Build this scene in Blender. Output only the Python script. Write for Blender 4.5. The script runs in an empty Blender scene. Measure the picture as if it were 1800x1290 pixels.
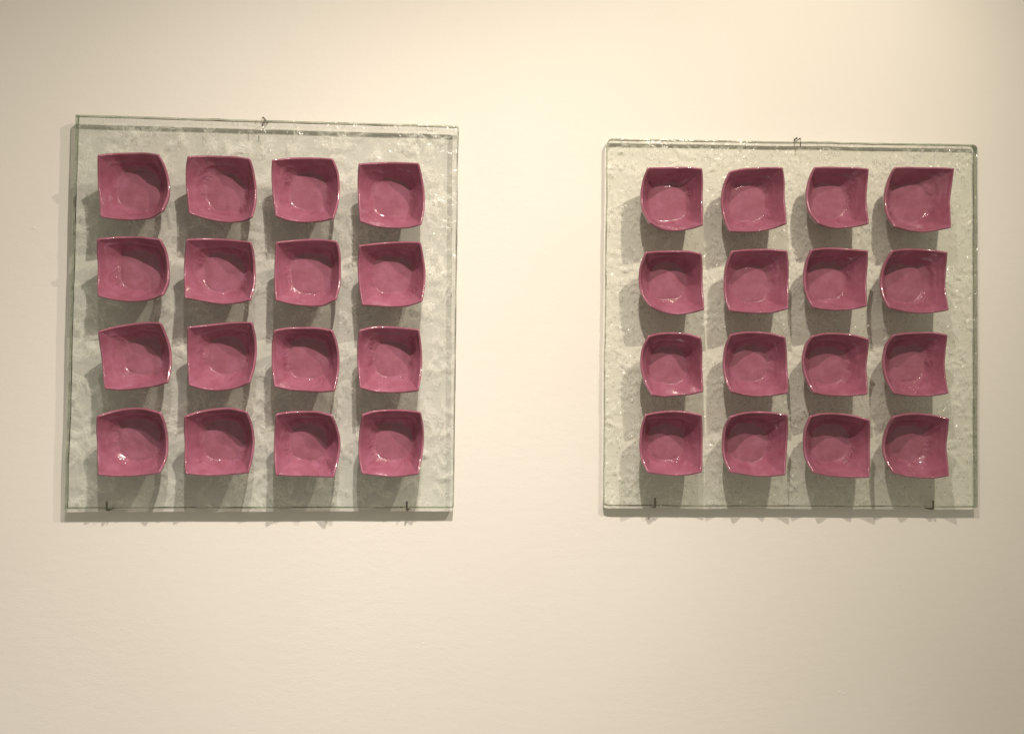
import bpy, math, random
from mathutils import Vector, Matrix, noise
random.seed(7)
scene = bpy.context.scene
COL = scene.collection

# ------------------------------------------------------------------ camera
# wall plane is y = 0, the room is at y < 0; metres; the point of the wall opposite the camera is the origin
D = 1.30
F = 1500.0                      # focal length in pixels of the 1800 px wide photograph
YAW, PITCH, ROLL = math.atan(115/1500), -0.0033, 0.0105
cam_data = bpy.data.cameras.new("camera")
cam = bpy.data.objects.new("camera", cam_data); COL.objects.link(cam)
cam_data.sensor_width = 36.0; cam_data.lens = 36.0*F/1800.0
cam_data.clip_start = 0.01; cam_data.clip_end = 100
R3 = Matrix.Rotation(-YAW, 3, 'Z') @ Matrix.Rotation(math.pi/2+PITCH, 3, 'X') @ Matrix.Rotation(ROLL, 3, 'Z')
cam.matrix_world = Matrix.Translation((0, -D, 0)) @ R3.to_4x4()
scene.camera = cam

def at(px, py, h=0.0):
    """point at height h in front of the wall, seen at photograph pixel (px, py)"""
    d = R3 @ Vector(((px-900)/F, -(py-645)/F, -1.0))
    t = (D-h)/d.y
    return Vector((d.x*t, -h, d.z*t))

# ------------------------------------------------------------------ world and lamps
world = bpy.data.worlds.new("World"); scene.world = world; world.use_nodes = True
bg = world.node_tree.nodes["Background"]
bg.inputs[0].default_value = (1.0, 0.90, 0.69, 1); bg.inputs[1].default_value = 0.305

PX = 1154.0                     # pixels per metre on the wall
def spot(name, px, py, aimx, aimy, z, half, blend, watts, color, radius):
    l = bpy.data.lights.new(name, 'SPOT'); o = bpy.data.objects.new(name, l); COL.objects.link(o)
    pos = Vector(((px-785)/PX, -z, (640-py)/PX)); aim = Vector(((aimx-785)/PX, 0, (640-aimy)/PX))
    o.location = pos
    o.rotation_euler = (aim-pos).to_track_quat('-Z', 'Y').to_euler()
    l.spot_size = 2*half; l.spot_blend = blend; l.energy = watts; l.color = color; l.shadow_soft_size = radius
    return o
spot("spotlight", 890, -400, -1851, 12000, 0.87, 1.302, 1.0, 66, (1.0, 0.865, 0.735), 0.010)
spot("spotlight", 1480, -340, 1154, 391, 0.87, 0.95, 0.95, 33, (1.0, 0.865, 0.69), 0.010)
spot("spotlight", 890, -1400, 257, 3466, 1.60, 0.471, 1.0, 172, (1.0, 0.885, 0.80), 0.016)

scene.view_settings.view_transform = 'Standard'; scene.view_settings.look = 'None'
scene.view_settings.exposure = 0; scene.view_settings.gamma = 1
scene.cycles.transparent_max_bounces = 16
scene.cycles.max_bounces = 10
scene.cycles.sample_clamp_indirect = 6

# ------------------------------------------------------------------ materials
def new_mat(name):
    m = bpy.data.materials.new(name); m.use_nodes = True
    nt = m.node_tree; nt.nodes.clear()
    out = nt.nodes.new('ShaderNodeOutputMaterial')
    return m, nt, out
def N(nt, typ, **kw):
    n = nt.nodes.new(typ)
    for k, v in kw.items():
        if k.startswith('i_'):
            n.inputs[k[2:].replace('_', ' ')].default_value = v
        else: setattr(n, k, v)
    return n
def ramp(nt, fac, stops):
    r = nt.nodes.new('ShaderNodeValToRGB')
    cr = r.color_ramp
    while len(cr.elements) < len(stops): cr.elements.new(0.5)
    for e, (p, c) in zip(cr.elements, stops):
        e.position = p; e.color = (c[0], c[1], c[2], 1) if not isinstance(c, (int, float)) else (c, c, c, 1)
    nt.links.new(fac, r.inputs[0]); return r
def math_n(nt, op, a, b=None, clamp=False):
    n = nt.nodes.new('ShaderNodeMath'); n.operation = op; n.use_clamp = clamp
    for i, v in enumerate((a, b)):
        if v is None: continue
        if isinstance(v, (int, float)): n.inputs[i].default_value = v
        else: nt.links.new(v, n.inputs[i])
    return n.outputs[0]

def wall_material():
    m, nt, out = new_mat("painted_plaster"); L = nt.links.new
    tc = N(nt, 'ShaderNodeTexCoord')
    mp = N(nt, 'ShaderNodeMapping'); mp.inputs['Scale'].default_value = (1, 1, 1.9)
    L(tc.outputs['Object'], mp.inputs['Vector'])
    big = N(nt, 'ShaderNodeTexNoise', i_Scale=2.6, i_Detail=3.0); L(tc.outputs['Object'], big.inputs['Vector'])
    col = ramp(nt, big.outputs['Fac'], [(0.3, (0.795, 0.772, 0.735)), (0.7, (0.825, 0.808, 0.775))])
    fine = N(nt, 'ShaderNodeTexNoise', i_Scale=210.0, i_Detail=4.0, i_Roughness=0.6); L(mp.outputs[0], fine.inputs['Vector'])
    mid = N(nt, 'ShaderNodeTexNoise', i_Scale=38.0, i_Detail=3.0, i_Roughness=0.55); L(mp.outputs[0], mid.inputs['Vector'])
    area = N(nt, 'ShaderNodeTexNoise', i_Scale=3.5, i_Detail=2.0); L(tc.outputs['Object'], area.inputs['Vector'])
    h = math_n(nt, 'ADD', math_n(nt, 'MULTIPLY', fine.outputs['Fac'], 0.5), math_n(nt, 'MULTIPLY', mid.outputs['Fac'], 0.9))
    b = N(nt, 'ShaderNodeBump', i_Distance=0.0009)
    L(math_n(nt, 'MULTIPLY', area.outputs['Fac'], 0.75), b.inputs['Strength'])
    L(h, b.inputs['Height'])
    p = N(nt, 'ShaderNodeBsdfPrincipled', i_Roughness=0.75)
    p.inputs['Specular IOR Level'].default_value = 0.25
    L(col.outputs[0], p.inputs['Base Color']); L(b.outputs[0], p.inputs['Normal']); L(p.outputs[0], out.inputs[0])
    return m

def glass_face_material(name, tint, seed, mark, lattice, caustic_amt, clarity):
    """fused float glass: tinted see-through body, a rough back that scatters light, and caustics put into its colour"""
    m, nt, out = new_mat(name); L = nt.links.new
    tc = N(nt, 'ShaderNodeTexCoord')
    mp = N(nt, 'ShaderNodeMapping'); mp.inputs['Location'].default_value = (seed, seed*0.7, seed*1.3); mp.inputs['Rotation'].default_value = (math.pi/2, 0, 0)
    L(tc.outputs['Object'], mp.inputs['Vector'])
    warp = N(nt, 'ShaderNodeTexNoise', i_Scale=22.0, i_Detail=3.0); L(mp.outputs[0], warp.inputs['Vector'])
    wv = N(nt, 'ShaderNodeVectorMath', operation='SCALE'); wv.inputs['Scale'].default_value = 0.05
    L(warp.outputs['Color'], wv.inputs[0])
    av = N(nt, 'ShaderNodeVectorMath', operation='ADD'); L(mp.outputs[0], av.inputs[0]); L(wv.outputs[0], av.inputs[1])
    # thin caustic lines: focused lamp light put into the glass colour
    ridge = N(nt, 'ShaderNodeTexNoise', i_Scale=lattice, i_Detail=4.0, i_Roughness=0.62); L(av.outputs[0], ridge.inputs['Vector'])
    d = math_n(nt, 'ABSOLUTE', math_n(nt, 'SUBTRACT', ridge.outputs['Fac'], 0.5))
    vein = ramp(nt, d, [(0.0, 1.0), (0.020, 0.70), (0.065, 0.0)])
    gate = N(nt, 'ShaderNodeTexNoise', i_Scale=26.0, i_Detail=2.0); L(mp.outputs[0], gate.inputs['Vector'])
    g = ramp(nt, gate.outputs['Fac'], [(0.38, 0.0), (0.60, 1.0)])
    veins = math_n(nt, 'MULTIPLY', vein.outputs[0], g.outputs[0])
    # cloudy caustic patches put into the colour, and a fine grain
    cl = N(nt, 'ShaderNodeTexNoise', i_Scale=48.0, i_Detail=6.0, i_Roughness=0.68); L(av.outputs[0], cl.inputs['Vector'])
    cloud = ramp(nt, cl.outputs['Fac'], [(0.40, 0.0), (0.72, 1.0)])
    gr = N(nt, 'ShaderNodeTexNoise', i_Scale=420.0, i_Detail=2.0, i_Roughness=0.7); L(mp.outputs[0], gr.inputs['Vector'])
    grain = ramp(nt, gr.outputs['Fac'], [(0.5, 0.0), (0.75, 1.0)])
    # small crescent dents, their bright caustics put into the colour
    vo = N(nt, 'ShaderNodeTexVoronoi', i_Scale=58.0, voronoi_dimensions='2D'); vo.feature = 'F1'; L(av.outputs[0], vo.inputs['Vector'])
    ring = math_n(nt, 'ABSOLUTE', math_n(nt, 'SUBTRACT', vo.outputs['Distance'], 0.24))
    cres = ramp(nt, ring, [(0.0, 1.0), (0.075, 0.0)])
    sep = N(nt, 'ShaderNodeSeparateColor'); L(vo.outputs['Color'], sep.inputs[0])
    pick = ramp(nt, sep.outputs[0], [(0.30, 0.0), (0.36, 1.0)])
    half = N(nt, 'ShaderNodeTexNoise', i_Scale=70.0, i_Detail=1.0); L(mp.outputs[0], half.inputs['Vector'])
    hr = ramp(nt, half.outputs['Fac'], [(0.46, 0.0), (0.56, 1.0)])
    marks = math_n(nt, 'MULTIPLY', math_n(nt, 'MULTIPLY', cres.outputs[0], pick.outputs[0]), hr.outputs[0])
    s = math_n(nt, 'MULTIPLY', veins, caustic_amt)
    s = math_n(nt, 'ADD', s, math_n(nt, 'MULTIPLY', cloud.outputs[0], caustic_amt*0.42))
    s = math_n(nt, 'ADD', s, math_n(nt, 'MULTIPLY', grain.outputs[0], 0.30))
    s = math_n(nt, 'ADD', s, math_n(nt, 'MULTIPLY', marks, mark))
    s = math_n(nt, 'ADD', s, 0.0, True)
    hgt = math_n(nt, 'ADD', math_n(nt, 'ADD', cl.outputs['Fac'], math_n(nt, 'MULTIPLY', gr.outputs['Fac'], 0.10)), math_n(nt, 'MULTIPLY', math_n(nt, 'ADD', marks, veins), 0.5))
    bmp = N(nt, 'ShaderNodeBump', i_Strength=0.8, i_Distance=0.0015); L(hgt, bmp.inputs['Height'])
    # seeds and dark specks
    sp = N(nt, 'ShaderNodeTexVoronoi', i_Scale=130.0, voronoi_dimensions='2D'); L(mp.outputs[0], sp.inputs['Vector'])
    spr = ramp(nt, sp.outputs['Distance'], [(0.10, 1.0), (0.22, 0.0)])
    sc2 = N(nt, 'ShaderNodeSeparateColor'); L(sp.outputs['Color'], sc2.inputs[0])
    spk = math_n(nt, 'MULTIPLY', spr.outputs[0], ramp(nt, sc2.outputs[1], [(0.80, 0.0), (0.84, 1.0)]).outputs[0])
    dens = math_n(nt, 'SUBTRACT', 1.0, math_n(nt, 'MULTIPLY', spk, mark*0.32))
    cm = N(nt, 'ShaderNodeMix', data_type='RGBA'); L(s, cm.inputs[0])
    cm.inputs[6].default_value = (*[c*clarity for c in tint], 1); cm.inputs[7].default_value = (1.0, 1.0, 0.99, 1)  # clearer spots in the tint stand in for light focused by the glass
    mulc = N(nt, 'ShaderNodeVectorMath', operation='SCALE'); L(cm.outputs[2], mulc.inputs[0]); L(dens, mulc.inputs['Scale'])
    tr = N(nt, 'ShaderNodeBsdfTransparent'); L(mulc.outputs[0], tr.inputs[0])
    df = N(nt, 'ShaderNodeBsdfDiffuse'); df.inputs[0].default_value = (0.93, 0.95, 0.90, 1); L(bmp.outputs[0], df.inputs['Normal'])
    tl = N(nt, 'ShaderNodeBsdfTranslucent'); tl.inputs[0].default_value = (0.93, 0.95, 0.90, 1)
    dm = N(nt, 'ShaderNodeMixShader'); dm.inputs[0].default_value = 0.3; L(df.outputs[0], dm.inputs[1]); L(tl.outputs[0], dm.inputs[2])
    mx = N(nt, 'ShaderNodeMixShader'); L(math_n(nt, 'ADD', math_n(nt, 'MULTIPLY', math_n(nt, 'ADD', marks, veins), 0.5), 0.03), mx.inputs[0]); L(tr.outputs[0], mx.inputs[1]); L(dm.outputs[0], mx.inputs[2])
    L(mx.outputs[0], out.inputs[0])
    return m

def glass_front_material(name, tint, seed, dents, wave):
    """fire polished face: mostly smooth, with shallow ripples and small curved dents that catch the lamps"""
    m, nt, out = new_mat(name); L = nt.links.new
    tc = N(nt, 'ShaderNodeTexCoord')
    mp = N(nt, 'ShaderNodeMapping'); mp.inputs['Location'].default_value = (seed, seed*0.7, seed*1.3); mp.inputs['Rotation'].default_value = (math.pi/2, 0, 0)
    L(tc.outputs['Object'], mp.inputs['Vector'])
    n1 = N(nt, 'ShaderNodeTexNoise', i_Scale=75.0, i_Detail=3.0, i_Roughness=0.55); L(mp.outputs[0], n1.inputs['Vector'])
    gate = N(nt, 'ShaderNodeTexNoise', i_Scale=17.0, i_Detail=2.0); L(mp.outputs[0], gate.inputs['Vector'])
    g = ramp(nt, gate.outputs['Fac'], [(0.42, 0.15), (0.62, 1.0)])
    wv = N(nt, 'ShaderNodeVectorMath', operation='SCALE'); wv.inputs['Scale'].default_value = 0.012
    L(n1.outputs['Color'], wv.inputs[0])
    av = N(nt, 'ShaderNodeVectorMath', operation='ADD'); L(mp.outputs[0], av.inputs[0]); L(wv.outputs[0], av.inputs[1])
    vo = N(nt, 'ShaderNodeTexVoronoi', i_Scale=62.0, voronoi_dimensions='2D'); L(av.outputs[0], vo.inputs['Vector'])
    sep = N(nt, 'ShaderNodeSeparateColor'); L(vo.outputs['Color'], sep.inputs[0])
    dent = math_n(nt, 'MULTIPLY', ramp(nt, vo.outputs['Distance'], [(0.12, 0.0), (0.30, 1.0)]).outputs[0], ramp(nt, sep.outputs[0], [(0.45, 0.0), (0.5, 1.0)]).outputs[0])
    h = math_n(nt, 'ADD', math_n(nt, 'MULTIPLY', math_n(nt, 'MULTIPLY', n1.outputs['Fac'], g.outputs[0]), wave), math_n(nt, 'MULTIPLY', dent, dents))
    b = N(nt, 'ShaderNodeBump', i_Strength=1.0, i_Distance=0.0042); L(h, b.inputs['Height'])
    tr = N(nt, 'ShaderNodeBsdfTransparent'); tr.inputs[0].default_value = (*tint, 1)
    gl = N(nt, 'ShaderNodeBsdfGlossy', i_Roughness=0.20); L(b.outputs[0], gl.inputs['Normal'])
    fr = N(nt, 'ShaderNodeFresnel', i_IOR=1.5)
    mx = N(nt, 'ShaderNodeMixShader'); L(fr.outputs[0], mx.inputs[0]); L(tr.outputs[0], mx.inputs[1]); L(gl.outputs[0], mx.inputs[2])
    L(mx.outputs[0], out.inputs[0]); return m

def glass_edge_material(name, tint):
    """cut edge: soaks up light that enters it steeply, lets grazing light pass or mirrors it"""
    m, nt, out = new_mat(name); L = nt.links.new
    tc = N(nt, 'ShaderNodeTexCoord')
    n1 = N(nt, 'ShaderNodeTexNoise', i_Scale=30.0, i_Detail=3.0); L(tc.outputs['Object'], n1.inputs['Vector'])
    r = ramp(nt, n1.outputs['Fac'], [(0.35, [c*0.85 for c in tint]), (0.65, [min(1, c*1.15) for c in tint])])
    lw = N(nt, 'ShaderNodeLayerWeight')
    fc = ramp(nt, lw.outputs['Facing'], [(0.50, 0.0), (0.80, 1.0)])
    mc = N(nt, 'ShaderNodeMix', data_type='RGBA'); L(fc.outputs[0], mc.inputs[0]); L(r.outputs[0], mc.inputs[6])
    mc.inputs[7].default_value = (0.80, 0.86, 0.76, 1)
    tr = N(nt, 'ShaderNodeBsdfTransparent'); L(mc.outputs[2], tr.inputs[0])
    gl = N(nt, 'ShaderNodeBsdfGlossy', i_Roughness=0.05); gl.inputs[0].default_value = (0.84, 0.88, 0.79, 1)
    mx = N(nt, 'ShaderNodeMixShader'); L(ramp(nt, lw.outputs['Facing'], [(0.45, 0.55), (0.80, 0.5)]).outputs[0], mx.inputs[0])
    L(tr.outputs[0], mx.inputs[1]); L(gl.outputs[0], mx.inputs[2]); L(mx.outputs[0], out.inputs[0]); return m

def bowl_material():
    m, nt, out = new_mat("pink_fused_glass"); L = nt.links.new
    tc = N(nt, 'ShaderNodeTexCoord'); oi = N(nt, 'ShaderNodeObjectInfo')
    off = N(nt, 'ShaderNodeVectorMath', operation='ADD'); L(tc.outputs['Object'], off.inputs[0]); L(oi.outputs['Location'], off.inputs[1])
    n1 = N(nt, 'ShaderNodeTexNoise', i_Scale=55.0, i_Detail=5.0, i_Roughness=0.6); L(off.outputs[0], n1.inputs['Vector'])
    c = ramp(nt, n1.outputs['Fac'], [(0.28, (0.262, 0.080, 0.126)), (0.5, (0.305, 0.104, 0.158)), (0.75, (0.365, 0.138, 0.218))])
    # tiny dark pits
    v = N(nt, 'ShaderNodeTexVoronoi', i_Scale=190.0); L(off.outputs[0], v.inputs['Vector'])
    sc = N(nt, 'ShaderNodeSeparateColor'); L(v.outputs['Color'], sc.inputs[0])
    pit = math_n(nt, 'MULTIPLY', ramp(nt, v.outputs['Distance'], [(0.08, 1.0), (0.2, 0.0)]).outputs[0],
                 ramp(nt, sc.outputs[0], [(0.93, 0.0), (0.95, 1.0)]).outputs[0])
    mixc = N(nt, 'ShaderNodeMix', data_type='RGBA'); L(math_n(nt, 'MULTIPLY', pit, 0.55), mixc.inputs[0])
    L(c.outputs[0], mixc.inputs[6]); mixc.inputs[7].default_value = (0.10, 0.02, 0.035, 1)
    w1 = N(nt, 'ShaderNodeTexNoise', i_Scale=230.0, i_Detail=2.0, i_Roughness=0.55); L(off.outputs[0], w1.inputs['Vector'])
    w2 = N(nt, 'ShaderNodeTexNoise', i_Scale=430.0, i_Detail=1.0); L(off.outputs[0], w2.inputs['Vector'])
    gate = N(nt, 'ShaderNodeTexNoise', i_Scale=36.0, i_Detail=1.0); L(off.outputs[0], gate.inputs['Vector'])
    gt = ramp(nt, gate.outputs['Fac'], [(0.44, 0.10), (0.60, 1.0)])
    h = math_n(nt, 'MULTIPLY', math_n(nt, 'ADD', w1.outputs['Fac'], math_n(nt, 'MULTIPLY', w2.outputs['Fac'], 0.14)), gt.outputs[0])
    wa = N(nt, 'ShaderNodeAttribute', attribute_name='wrinkled')
    h = math_n(nt, 'MULTIPLY', h, math_n(nt, 'ADD', wa.outputs['Fac'], 0.10))
    b = N(nt, 'ShaderNodeBump', i_Strength=1.0, i_Distance=0.0028); L(h, b.inputs['Height'])
    p = N(nt, 'ShaderNodeBsdfPrincipled', i_Roughness=0.05); p.inputs['Specular IOR Level'].default_value = 0.7; p.inputs['Coat Weight'].default_value = 0.35; p.inputs['Coat Roughness'].default_value = 0.24
    L(mixc.outputs[2], p.inputs['Base Color']); L(b.outputs[0], p.inputs['Normal']); L(p.outputs[0], out.inputs[0])
    return m

def simple(name, col, rough, metal):
    m, nt, out = new_mat(name)
    n1 = N(nt, 'ShaderNodeTexNoise', i_Scale=300.0, i_Detail=3.0)
    r = ramp(nt, n1.outputs['Fac'], [(0.3, [c*0.7 for c in col]), (0.7, list(col))])
    p = N(nt, 'ShaderNodeBsdfPrincipled', i_Roughness=rough, i_Metallic=metal)
    nt.links.new(r.outputs[0], p.inputs['Base Color'])
    nt.links.new(p.outputs[0], out.inputs[0]); return m

M_WALL = wall_material(); M_BOWL = bowl_material()
M_STEEL = simple("bent_steel_wire", (0.24, 0.235, 0.20), 0.28, 1.0)
M_NAIL = simple("dark_nail_steel", (0.08, 0.075, 0.06), 0.4, 1.0)
TINT = (0.952, 0.966, 0.945)
M_BACK = [glass_face_material("caustic_wisp_glass_back", (0.945, 0.966, 0.955), 1.3, 0.35, 30.0, 1.0, 0.885),
          glass_face_material("dented_caustic_glass_back", (0.955, 0.968, 0.940), 5.1, 1.0, 46.0, 0.95, 0.955)]
M_FRONT = [glass_front_material("rippled_glass_front", (0.980, 0.992, 0.984), 2.2, 0.10, 1.0),
           glass_front_material("dented_glass_front", (0.982, 0.992, 0.978), 7.7, 0.28, 0.50)]
M_EDGE = glass_edge_material("dark_green_glass_edge", (0.035, 0.06, 0.035))

# ------------------------------------------------------------------ helpers
def mesh_obj(name, verts, faces, mats, parent=None, loc=None, smooth=True, fmat=None):
    me = bpy.data.meshes.new(name)
    if loc is not None: verts = [v-loc for v in verts]
    me.from_pydata([tuple(v) for v in verts], [], faces)
    for m in mats: me.materials.append(m)
    me.polygons.foreach_set('use_smooth', [smooth]*len(faces))
    if fmat: me.polygons.foreach_set('material_index', fmat)
    me.update()
    o = bpy.data.objects.new(name, me); COL.objects.link(o)
    if loc is not None: o.location = loc
    if parent is not None:
        o.parent = parent
        o.location = (loc if loc is not None else Vector((0, 0, 0))) - parent.location
    return o

def tag(o, label=None, cat=None, group=None, kind=None):
    for k, v in (('label', label), ('category', cat), ('group', group), ('kind', kind)):
        if v: o[k] = v
    return o

def tube(path, r, seg=10):
    """closed round bar through the points of path"""
    V, Fc = [], []
    n = len(path); prev = None
    for i, p in enumerate(path):
        t = (path[min(i+1, n-1)] - path[max(i-1, 0)]).normalized()
        if prev is None:
            a = t.orthogonal().normalized()
        else:
            a = (prev - t*prev.dot(t)).normalized()
        prev = a; b = t.cross(a)
        for k in range(seg):
            th = 2*math.pi*k/seg
            V.append(p + (a*math.cos(th)+b*math.sin(th))*r)
    for i in range(n-1):
        for k in range(seg):
            k2 = (k+1) % seg
            Fc.append((i*seg+k, i*seg+k2, (i+1)*seg+k2, (i+1)*seg+k))
    Fc.append(tuple(reversed(range(seg)))); Fc.append(tuple(range((n-1)*seg, n*seg)))
    return V, Fc

# ------------------------------------------------------------------ wall
wv = [Vector((-3.2, 0, -1.6)), Vector((3.4, 0, -1.6)), Vector((3.4, 0, 1.8)), Vector((-3.2, 0, 1.8))]
wv += [v + Vector((0, 0.12, 0)) for v in wv]
wall = mesh_obj("wall", wv, [(0, 1, 2, 3), (5, 4, 7, 6), (1, 0, 4, 5), (2, 1, 5, 6), (3, 2, 6, 7), (0, 3, 7, 4)], [M_WALL], smooth=False)
tag(wall, kind='structure')
for (px, py, r, fl) in [(a, b, c*.75, d*.35) for a, b, c, d in [(985, 177, 0.0016, .5), (546, 1153, 0.0010, .6), (593, 1167, 0.0013, .6), (628, 1163, 0.0016, .5), (1476, 1216, 0.0022, .5), (1482, 1219, 0.0017, .4),
                        (60, 401, 0.0032, .25), (950, 570, 0.0011, .5), (961, 633, 0.0013, .4), (1410, 115, 0.0012, .5), (600, 148, 0.0013, .4), (1580, 1027, 0.0018, .4), (744, 1131, 0.0024, .3), (797, 1128, 0.0012, .4)]]:
    c = at(px, py, 0); V, Fc = [], []
    K = 10
    for j in range(4):
        ph = j/4*math.pi/2
        for k in range(K):
            a = 2*math.pi*k/K
            rr = r*math.cos(ph)*(1+.25*math.sin(3*a+px))
            V.append(c + Vector((rr*math.cos(a)*1.4, 0.0004-(r*fl*math.sin(ph)+0.0004 if j else 0), rr*math.sin(a))))
    V.append(c + Vector((0, -r*fl, 0)))
    for j in range(3):
        for k in range(K):
            k2 = (k+1) % K
            Fc.append((j*K+k, j*K+k2, (j+1)*K+k2, (j+1)*K+k))
    for k in range(K): Fc.append((3*K+k, 3*K+(k+1) % K, 4*K))
    mesh_obj("paint_nib", V, Fc, [M_WALL], wall, c)

# ------------------------------------------------------------------ glass panels
def panel_outline(corners, hf, cuts, seed, lean):
    """corner points (photo px) of the front face -> closed outline with uneven edges; cuts = corner radii (m) per corner"""
    P = [at(x, y, hf + lean*(640-y)/PX) for x, y in corners]
    out = []
    n = 4
    for i in range(n):
        p = P[i]; a = P[i-1]; b = P[(i+1) % n]
        ra, rb = cuts[i]
        s = p + (a-p).normalized()*ra; e = p + (b-p).normalized()*rb
        for k in range(7):
            t = k/6
            out.append((s*(1-t)**2 + p*2*t*(1-t) + e*t*t))
        # along the side towards next corner
        q = P[(i+1) % n]; e2 = q + (p-q).normalized()*cuts[(i+1) % n][0]
        d = (e2-e); L = d.length; nrm = Vector((-d.z, 0, d.x)).normalized()
        K = 60
        for k in range(1, K):
            t = k/K
            w = min(1, 8*t, 8*(1-t))
            off = (noise.noise(Vector((t*6, i*9.1, seed)))*0.0012 + noise.noise(Vector((t*34, i*5.1, seed+3)))*0.00035)*w
            out.append(e + d*t + nrm*off)
    return out

def make_panel(parent, corners, hb, hf, cuts, seed, back_mat, front_mat, lean):
    O = panel_outline(corners, hf, cuts, seed, lean)
    n = len(O)
    c = sum(O, Vector())/n
    V, Fc, fm = [], [], []
    def ring(inset, h, seedr):
        base = len(V)
        for i, p in enumerate(O):
            t = (O[(i+1) % n]-O[i-1]).normalized()
            nr = Vector((t.z, 0, -t.x))
            if nr.dot(c-p) < 0: nr = -nr
            ii = inset + 0.0004*noise.noise(Vector((p.x*40, p.z*40, seedr)))
            q = p + nr*ii
            V.append(Vector((q.x, -(h + lean*q.z), q.z)))
        return base
    rr = [ring(0.0010, hb, 1), ring(0.0002, hb+0.0008, 2), ring(-0.0002, (hb+hf)/2, 3), ring(0.0001, hf-0.0009, 4), ring(0.0006, hf-0.0002, 5), ring(0.0018, hf, 6)]
    for a, b, mi in ((0, 1, 2), (1, 2, 2), (2, 3, 2), (3, 4, 2), (4, 5, 1)):
        for i in range(n):
            j = (i+1) % n
            Fc.append((rr[a]+i, rr[a]+j, rr[b]+j, rr[b]+i)); fm.append(mi)
    Fc.append(tuple(range(rr[5], rr[5]+n))); fm.append(1)
    Fc.append(tuple(reversed(range(rr[0], rr[0]+n)))); fm.append(0)
    o = mesh_obj("glass_panel", V, Fc, [back_mat, front_mat, M_EDGE], parent, c, smooth=False, fmat=fm)
    return o

# ------------------------------------------------------------------ bowls
def catmull(P, sub):
    n = len(P); out = []
    for i in range(n):
        p0, p1, p2, p3 = P[i-1], P[i], P[(i+1) % n], P[(i+2) % n]
        for k in range(sub):
            t = k/sub
            out.append(0.5*((2*p1)+(p2-p0)*t+(2*p0-5*p1+4*p2-p3)*t*t+(3*p1-p0-3*p2+p3)*t**3))
    return out

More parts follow.
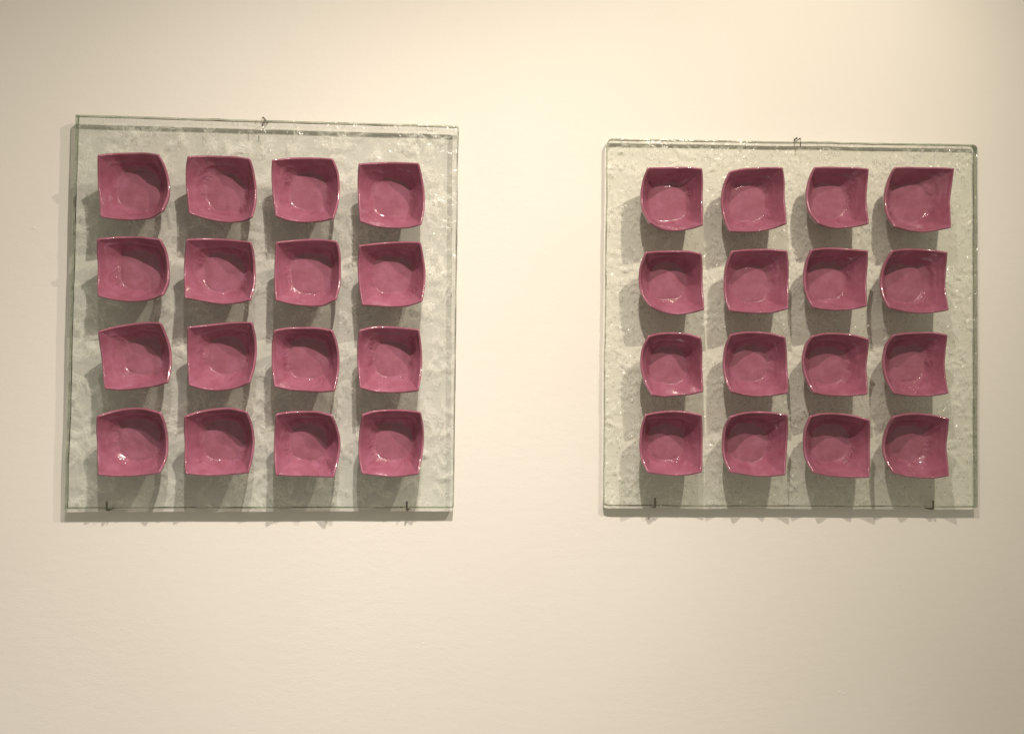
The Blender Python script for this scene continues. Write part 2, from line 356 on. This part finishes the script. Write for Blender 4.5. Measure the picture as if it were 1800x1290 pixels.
def make_bowl(parent, pts, hf, seed, rise=0.028):
    """pts: 16 outline pixels clockwise from the top left corner, corners at 0, 4, 8, 12"""
    rnd = random.Random(seed)
    hm = hf + rise + rnd.uniform(-.002, .002)        # rim height at the middle of the sides
    hc = [hf + rise + 0.0145 + rnd.uniform(-.004, .004) for _ in range(4)]
    hs = []
    for i in range(16):
        s = i % 4; a = hc[i//4]; b = hc[(i//4+1) % 4]
        if s == 0: hs.append(a)
        elif s == 2: hs.append(hm+rnd.uniform(-.001, .001))
        elif s == 1: hs.append(hm+(a-hm)*0.33)
        else: hs.append(hm+(b-hm)*0.33)
    # double up the corner points so that they stay crisp
    P3 = []
    for i, ((x, y), h) in enumerate(zip(pts, hs)):
        if i % 4 == 0:
            xa, ya = pts[i-1]; xb, yb = pts[(i+1) % 16]
            P3.append(at(x+(xa-x)*.13, y+(ya-y)*.13, h-.0006))
            P3.append(at(x*1+(xa+xb-2*x)*.012, y+(ya+yb-2*y)*.012, h))
            P3.append(at(x+(xb-x)*.13, y+(yb-y)*.13, h-.0006))
        else: P3.append(at(x, y, h))
    C = catmull(P3, 10)
    # resample by arc length
    NT = 120
    L = [0]
    for i in range(len(C)): L.append(L[-1]+(C[(i+1) % len(C)]-C[i]).length)
    tot = L[-1]; rim = []; j = 0
    for k in range(NT):
        s = tot*k/NT
        while L[j+1] < s: j += 1
        t = (s-L[j])/max(1e-9, L[j+1]-L[j])
        rim.append(C[j].lerp(C[(j+1) % len(C)], t))
    cen = sum(rim, Vector())/NT
    cx, cz = cen.x + rnd.uniform(-.002, .002), cen.z + rnd.uniform(-.002, .002)
    r0 = 0.0285*(1+rnd.uniform(-.08, .08))
    zf = hf + 0.0045
    TH = 0.0034
    V, Fc = [], []
    angs = [math.atan2(p.z-cz, p.x-cx) for p in rim]
    def nz(x, z, sc, o): return noise.noise(Vector((x*sc, z*sc, seed*3.7+o)))
    def inner(k, u):
        """u<0: floor (-1 centre .. 0 edge), u 0..1 wall"""
        a = angs[k]; p = rim[k]
        dx, dz = p.x-cx, p.z-cz; rl = math.hypot(dx, dz)
        ri = (rl-TH)
        fr = r0*(1+0.09*noise.noise(Vector((math.cos(a)*1.3, math.sin(a)*1.3, seed*2.1))) + .05*math.cos(4*(a-math.pi/4)))
        if u <= 0:
            r = fr*(1+u); h = zf
            amp = .35
        else:
            r = fr + (ri-fr)*u
            f = 0.58*u + 0.42*u**2.3
            h = zf + (-p.y - zf)*f
            amp = .35+1.0*math.sin(math.pi*u)
        x, z = cx+math.cos(a)*r, cz+math.sin(a)*r
        w = amp*(0.0014*nz(x, z, 38, 0) + 0.0008*nz(x, z, 110, 5) + 0.0004*nz(x, z, 240, 8))
        # a wrinkle running round the upper wall, and a fold near the lip
        if u > 0:
            nn = noise.noise(Vector((math.cos(a)*1.9, math.sin(a)*1.9, seed*5.3)))
            n2 = noise.noise(Vector((math.cos(a)*4.5, math.sin(a)*4.5, seed*2.3+4)))
            d = (u-(0.58+0.18*nn+0.07*n2))/0.05
            k1 = 0.35+0.65*max(0, math.sin(a))
            w += 0.0017*k1*(1+0.5*n2)*math.exp(-d*d)
            d = (u-(0.80+0.05*nn))/0.035
            w += 0.0008*max(0, math.cos(a))*math.exp(-d*d)
        return x, h+w, z
    rings = []
    floor_u = [-0.75, -0.5, -0.25, -0.1, 0.0]
    wall_u = [0.04, .08, .12, .17, .22, .28, .34, .40, .46, .52, .58, .64, .70, .76, .82, .88, .94, 1.0]
    x, h, z = cx, zf, cz
    V.append(Vector((x, -h, z)))
    def add_ring(fn):
        b = len(V)
        for k in range(NT): V.append(fn(k))
        rings.append(b)
    for u in floor_u+wall_u:
        def fn(k, u=u):
            x, h, z = inner(k, u); return Vector((x, -h, z))
        add_ring(fn)
    # rounded lip
    for q in (30, 60, 90, 120, 150, 180):
        def fn(k, q=q):
            x, h, z = inner(k, 1.0); p = rim[k]
            t = (1-math.cos(math.radians(q)))/2
            w = 0.00025*nz(p.x, p.z, 130, 2)
            return Vector((x+(p.x-x)*t, -(h + (-p.y-0.0006-h)*t + 0.0014*math.sin(math.radians(q))+w), z+(p.z-z)*t))
        add_ring(fn)
    # outside
    for u in (.9, .78, .64, .5, .36, .24, .14, .06, 0.0):
        def fn(k, u=u):
            x, h, z = inner(k, u); a = angs[k]; o = TH*(.35+.65*u)+0.0008
            return Vector((x+math.cos(a)*o, -(max(hf+0.0004, h-0.0030-0.0012*(1-u))), z+math.sin(a)*o))
        add_ring(fn)
    def fn(k):
        x, h, z = inner(k, -0.06); return Vector((x, -(hf-0.0004), z))
    add_ring(fn)
    for k in range(NT): Fc.append((0, 1+k, 1+(k+1) % NT))
    for a, b in zip(rings, rings[1:]):
        for k in range(NT):
            k2 = (k+1) % NT
            Fc.append((a+k, b+k, b+k2, a+k2))
    Fc.append(tuple(rings[-1]+k for k in range(NT)))
    loc = Vector((cx, -hf, cz))
    o = mesh_obj("bowl", V, Fc, [M_BOWL], parent, loc)
    at_w = o.data.attributes.new("wrinkled", 'FLOAT', 'POINT')
    vals = [0.0]*len(V)
    us = floor_u+wall_u
    for ri, u in enumerate(us):
        g = math.exp(-((u-0.20)/0.24)**2) if u >= 0.0 else max(0.0, 0.4+u*4)
        for k in range(NT):
            vals[rings[ri]+k] = g
    at_w.data.foreach_set('value', vals)
    return o

C1 = (90, 180, 3.395); C2 = (440, 180, 3.395); C3 = (90, 550, 3.308); C4 = (440, 550, 3.308)
C5 = (1040, 230, 3.686); C6 = (1390, 230, 3.686); C7 = (1040, 570, 3.486); C8 = (1390, 570, 3.486)
LEFT = [
 (C1, [(275,314),(360,303),(450,300),(560,299),(645,310),(683,385),(705,470),(705,560),(668,652),(600,693),(500,705),(390,702),(292,687),(287,600),(278,500),(275,400)]),
 (C1, [(812,322),(900,317),(1000,318),(1100,322),(1190,335),(1213,420),(1225,510),(1224,600),(1203,690),(1150,712),(1060,720),(950,705),(820,668),(812,590),(803,500),(802,400)]),
 (C2, [(128,343),(220,331),(320,328),(420,330),(497,336),(527,420),(535,510),(528,600),(500,698),(420,715),(320,719),(230,710),(148,683),(137,600),(128,500),(125,420)]),
 (C2, [(645,365),(740,358),(830,355),(920,357),(1008,362),(1028,450),(1041,540),(1040,640),(1022,733),(940,752),(840,753),(740,742),(652,714),(645,620),(640,530),(640,440)]),
 (C1, [(271,812),(360,803),(450,799),(550,801),(655,815),(690,890),(705,985),(700,1080),(668,1155),(600,1180),(500,1192),(390,1185),(277,1160),(273,1080),(277,980),(270,890)]),
 (C1, [(805,815),(900,810),(1000,812),(1100,820),(1195,832),(1213,910),(1220,1000),(1217,1090),(1192,1185),(1120,1200),(1020,1207),(920,1193),(795,1170),(792,1080),(791,990),(796,900)]),
 (C2, [(150,832),(240,822),(340,815),(430,815),(520,828),(538,900),(541,1000),(538,1090),(515,1180),(430,1217),(330,1218),(240,1207),(148,1183),(142,1090),(143,1000),(145,910)]),
 (C2, [(647,852),(740,840),(840,832),(930,829),(1018,832),(1035,920),(1046,1010),(1043,1100),(1028,1190),(940,1218),(850,1224),(750,1218),(665,1213),(650,1120),(641,1030),(640,940)]),
 (C3, [(270,105),(360,80),(460,62),(560,52),(640,55),(672,130),(697,215),(699,310),(682,408),(600,430),(500,444),(400,451),(308,444),(299,360),(292,270),(280,190)]),
 (C3, [(793,80),(880,70),(970,60),(1070,52),(1170,52),(1190,130),(1196,220),(1186,310),(1158,408),(1080,440),(990,453),(890,450),(800,425),(793,340),(790,250),(788,160)]),
 (C4, [(137,98),(210,85),(300,82),(390,83),(480,98),(508,180),(519,270),(513,360),(493,458),(400,463),(310,457),(220,450),(137,432),(127,350),(123,260),(125,170)]),
 (C4, [(632,98),(710,80),(790,77),(890,84),(983,94),(995,180),(1000,270),(995,360),(980,455),(900,465),(810,466),(720,461),(635,440),(625,350),(620,260),(622,170)]),
 (C3, [(262,598),(350,570),(440,553),(540,552),(640,577),(668,660),(680,750),(672,850),(632,935),(550,947),(460,953),(360,953),(272,945),(268,860),(266,770),(260,680)]),
 (C3, [(772,597),(850,572),(940,556),(1040,550),(1140,570),(1170,650),(1183,740),(1173,840),(1150,932),(1060,942),(970,948),(870,948),(778,938),(773,850),(775,760),(770,680)]),
 (C4, [(147,585),(220,572),(300,569),(390,570),(475,590),(508,665),(525,750),(515,850),(487,958),(400,955),(310,951),(230,952),(145,945),(138,850),(137,760),(140,670)]),
 (C4, [(648,587),(720,567),(810,560),(900,561),(993,574),(1008,660),(1010,750),(1000,840),(978,940),(900,952),(810,955),(720,947),(645,937),(630,850),(628,760),(635,670)]),
]
RIGHT = [
 (C5, [(362,236),(450,235),(540,234),(630,234),(718,243),(723,330),(720,430),(722,520),(722,615),(640,640),(540,652),(450,641),(372,600),(327,510),(316,420),(330,320)]),
 (C5, [(890,262),(970,244),(1060,238),(1150,234),(1240,237),(1252,330),(1252,430),(1258,520),(1265,605),(1180,636),(1080,655),(980,660),(888,655),(855,570),(838,470),(850,360)]),
 (C6, [(150,235),(240,232),(330,234),(420,236),(507,245),(500,330),(492,430),(498,520),(508,605),(420,625),(320,635),(240,628),(175,605),(115,520),(98,420),(118,310)]),
 (C6, [(670,236),(770,233),(860,236),(960,236),(1060,242),(1048,340),(1035,440),(1036,530),(1040,630),(950,648),(850,660),(760,650),(670,625),(620,540),(607,430),(630,320)]),
 (C5, [(345,785),(430,777),(530,775),(620,776),(712,793),(720,880),(720,980),(725,1070),(731,1160),(650,1182),(550,1195),(460,1178),(375,1142),(325,1070),(305,980),(312,880)]),
 (C5, [(905,778),(990,767),(1080,764),(1170,765),(1268,775),(1278,870),(1277,970),(1277,1060),(1275,1155),(1180,1180),(1080,1185),(980,1180),(888,1170),(862,1080),(857,980),(868,870)]),
 (C6, [(130,768),(220,757),(310,758),(400,765),(502,775),(500,870),(492,960),(492,1050),(495,1138),(410,1158),(310,1165),(220,1162),(138,1148),(97,1060),(81,960),(97,850)]),
 (C6, [(655,773),(740,763),(830,764),(920,770),(1017,785),(1010,880),(1003,980),(1010,1070),(1025,1163),(930,1180),(830,1184),(730,1174),(632,1150),(590,1060),(580,960),(605,860)]),
 (C7, [(345,68),(420,52),(500,48),(590,55),(672,80),(680,160),(679,250),(682,340),(685,415),(610,433),(520,440),(440,447),(365,438),(320,350),(298,250),(307,150)]),
 (C7, [(848,60),(930,45),(1010,44),(1100,52),(1188,75),(1197,160),(1200,250),(1205,340),(1203,425),(1110,440),(1020,445),(930,438),(848,415),(815,330),(804,240),(815,140)]),
 (C8, [(130,68),(210,52),(290,52),(380,60),(483,88),(475,170),(465,260),(470,350),(472,432),(390,440),(300,442),(210,438),(135,422),(90,330),(70,230),(88,130)]),
 (C8, [(625,62),(700,50),(790,47),(880,47),(962,62),(952,150),(945,240),(953,330),(967,425),(880,440),(790,443),(700,440),(627,425),(580,330),(563,230),(580,130)]),
 (C7, [(325,550),(400,535),(490,527),(580,533),(676,552),(681,640),(681,730),(680,820),(677,908),(600,925),(510,930),(420,923),(340,912),(303,830),(292,740),(300,640)]),
 (C7, [(850,560),(920,540),(1000,532),(1100,536),(1203,552),(1205,640),(1200,730),(1193,830),(1188,925),(1100,934),(1010,934),(920,922),(845,910),(808,820),(800,730),(812,630)]),
 (C8, [(115,560),(190,543),(280,542),(370,552),(487,583),(488,670),(486,760),(486,850),(484,940),(390,942),(300,938),(210,930),(135,912),(92,830),(76,740),(85,640)]),
 (C8, [(625,562),(700,545),(790,543),(880,553),(972,575),(965,660),(955,750),(965,840),(970,930),(880,945),(790,944),(700,935),(628,915),(577,830),(563,740),(585,640)]),
]

def artwork(label, corners, cuts, hb, hf, bowls, seed, back_mat, lean, rise):
    mid = at(sum(c[0] for c in corners)/4, corners[2][1], 0)
    root = bpy.data.objects.new("glass_artwork", None); COL.objects.link(root); root.location = (mid.x, -hb, mid.z)
    root.empty_display_size = 0.05
    tag(root, label, 'glass artwork', 'pair of glass panels with pink bowls')
    bpy.context.view_layer.update()
    make_panel(root, corners, hb, hf, cuts, seed, back_mat, M_FRONT[seed-1], lean)
    for i, (c, pts) in enumerate(bowls):
        pp = [(c[0]+x/c[2], c[1]+y/c[2]) for x, y in pts]
        make_bowl(root, pp, hf + lean*(640-sum(p[1] for p in pp)/16)/PX, seed*20+i, rise)
    return root
HB, HF = 0.0085, 0.0200
artwork("left square of clear glass with cloudy wisps of light put into its colour, holding sixteen pink bowls, sharp cornered",
        [(132, 201), (806.5, 221), (797.5, 893.5), (112.5, 895)],
        [(.0012, .0012), (.004, .004), (.0022, .0022), (.002, .002)], HB, HF, LEFT, 1, M_BACK[0], 0.0095, 0.028)
HB2, HF2 = 0.0050, 0.0155
artwork("right square of clear glass with small curved dents and rounded corners, holding sixteen pink bowls",
        [(1067.5, 243), (1719, 254), (1719.5, 892.5), (1061.5, 890)],
        [(.014, .009), (.009, .009), (.003, .005), (.012, .006)], HB2, HF2, RIGHT, 2, M_BACK[1], 0.0, 0.0325)

# ------------------------------------------------------------------ steel hooks that carry the glass
def smooth_path(P, sub=5):
    out = []
    n = len(P)
    for i in range(n-1):
        p0, p1, p2, p3 = P[max(i-1, 0)], P[i], P[i+1], P[min(i+2, n-1)]
        for k in range(sub):
            t = k/sub
            out.append(0.5*((2*p1)+(p2-p0)*t+(2*p0-5*p1+4*p2-p3)*t*t+(3*p1-p0-3*p2+p3)*t**3))
    out.append(P[-1]); return out

def bottom_hook(px, ytop, ybot, hf, label, side):
    r = 0.0014
    top = at(px, ytop, hf+r+0.0004); bot = at(px, ybot, hf+r+0.0004)
    P = [Vector((bot.x+0.003*side, 0.004, bot.z-0.0002)), Vector((bot.x+0.002*side, -hf*0.5, bot.z-0.0001)), Vector((bot.x+0.0004*side, -hf+0.002, bot.z)),
         Vector((bot.x, -(hf+r), bot.z+0.0008)), Vector((bot.x, -(hf+r+0.0003), bot.z+0.003)), top.lerp(bot, .4), top]
    V, Fc = tube(smooth_path(P), r)
    loc = Vector((bot.x, 0, bot.z))
    root = bpy.data.objects.new("wall_hook", None); COL.objects.link(root); root.location = loc; root.empty_display_size = .01
    tag(root, label, 'hook', 'steel hooks carrying the glass')
    bpy.context.view_layer.update()
    mesh_obj("bent_pin", V, Fc, [M_STEEL], root, loc)
    # small nail head beside it, against the wall
    q = bot + Vector((0.0035*side, 0, 0.0006)); q.y = 0.002
    V, Fc = tube([q, Vector((q.x, -0.006, q.z)), Vector((q.x, -0.0062, q.z))], 0.0011)
    mesh_obj("nail", V, Fc, [M_NAIL], root, loc)
bottom_hook(187.5, 880.5, 897, HF-0.002, "little steel hook under the left end of the left panel's bottom edge", 1)
bottom_hook(715, 881, 897, HF-0.002, "little steel hook under the right end of the left panel's bottom edge", 1)
bottom_hook(1151.5, 875, 892, HF2, "little steel hook under the left end of the right panel's bottom edge", -1)
bottom_hook(1640.5, 879.5, 895, HF2, "little steel hook under the right end of the right panel's bottom edge", -1)

def top_hook(px, ytop, ybot, yedge, hf, label, side):
    r = 0.0009
    top = at(px, ytop, hf+r); bot = at(px, ybot, hf+r+0.0003); edge = at(px, yedge, hf)
    w = 0.0017*side
    # loop above the glass, one leg down the front face, shank back into the wall
    P = [Vector((top.x+w*1.3, 0.004, edge.z+0.0020)), Vector((top.x+w*1.3, -hf*0.45, edge.z+0.0022)), Vector((top.x+w*1.2, -hf+0.003, edge.z+0.0030)),
         Vector((top.x+w*1.0, -(hf), top.z-0.0012)), Vector((top.x+w*.5, -(hf+r), top.z)), Vector((top.x, -(hf+r), top.z-0.002)),
         Vector((bot.x, -(hf+r+.0004), (top.z*.5+bot.z*.5))), bot]
    V, Fc = tube(smooth_path(P), r)
    loc = Vector((edge.x, 0, edge.z))
    root = bpy.data.objects.new("wall_hook", None); COL.objects.link(root); root.location = loc; root.empty_display_size = .01
    tag(root, label, 'hook', 'steel hooks carrying the glass')
    bpy.context.view_layer.update()
    mesh_obj("bent_wire", V, Fc, [M_STEEL], root, loc)
    return root, loc
root, loc = top_hook(461.5, 206.5, 222.5, 211, HF+0.0035, "thin looped wire hook over the top edge of the left panel", 1)
q = at(466, 214.3, 0); V, Fc = tube([Vector((q.x, .003, q.z)), Vector((q.x, -.0055, q.z)), Vector((q.x+.0002, -.006, q.z))], 0.0014)
mesh_obj("nail", V, Fc, [M_NAIL], root, loc)
root, loc = top_hook(1407, 243.5, 257, 248.5, HF2, "thin looped wire hook over the top edge of the right panel", -1)
q = at(1396.5, 245.8, 0); V, Fc = tube([Vector((q.x, .003, q.z)), Vector((q.x, -.009, q.z)), Vector((q.x, -.0095, q.z))], 0.0012)
mesh_obj("nail", V, Fc, [M_NAIL], root, loc)
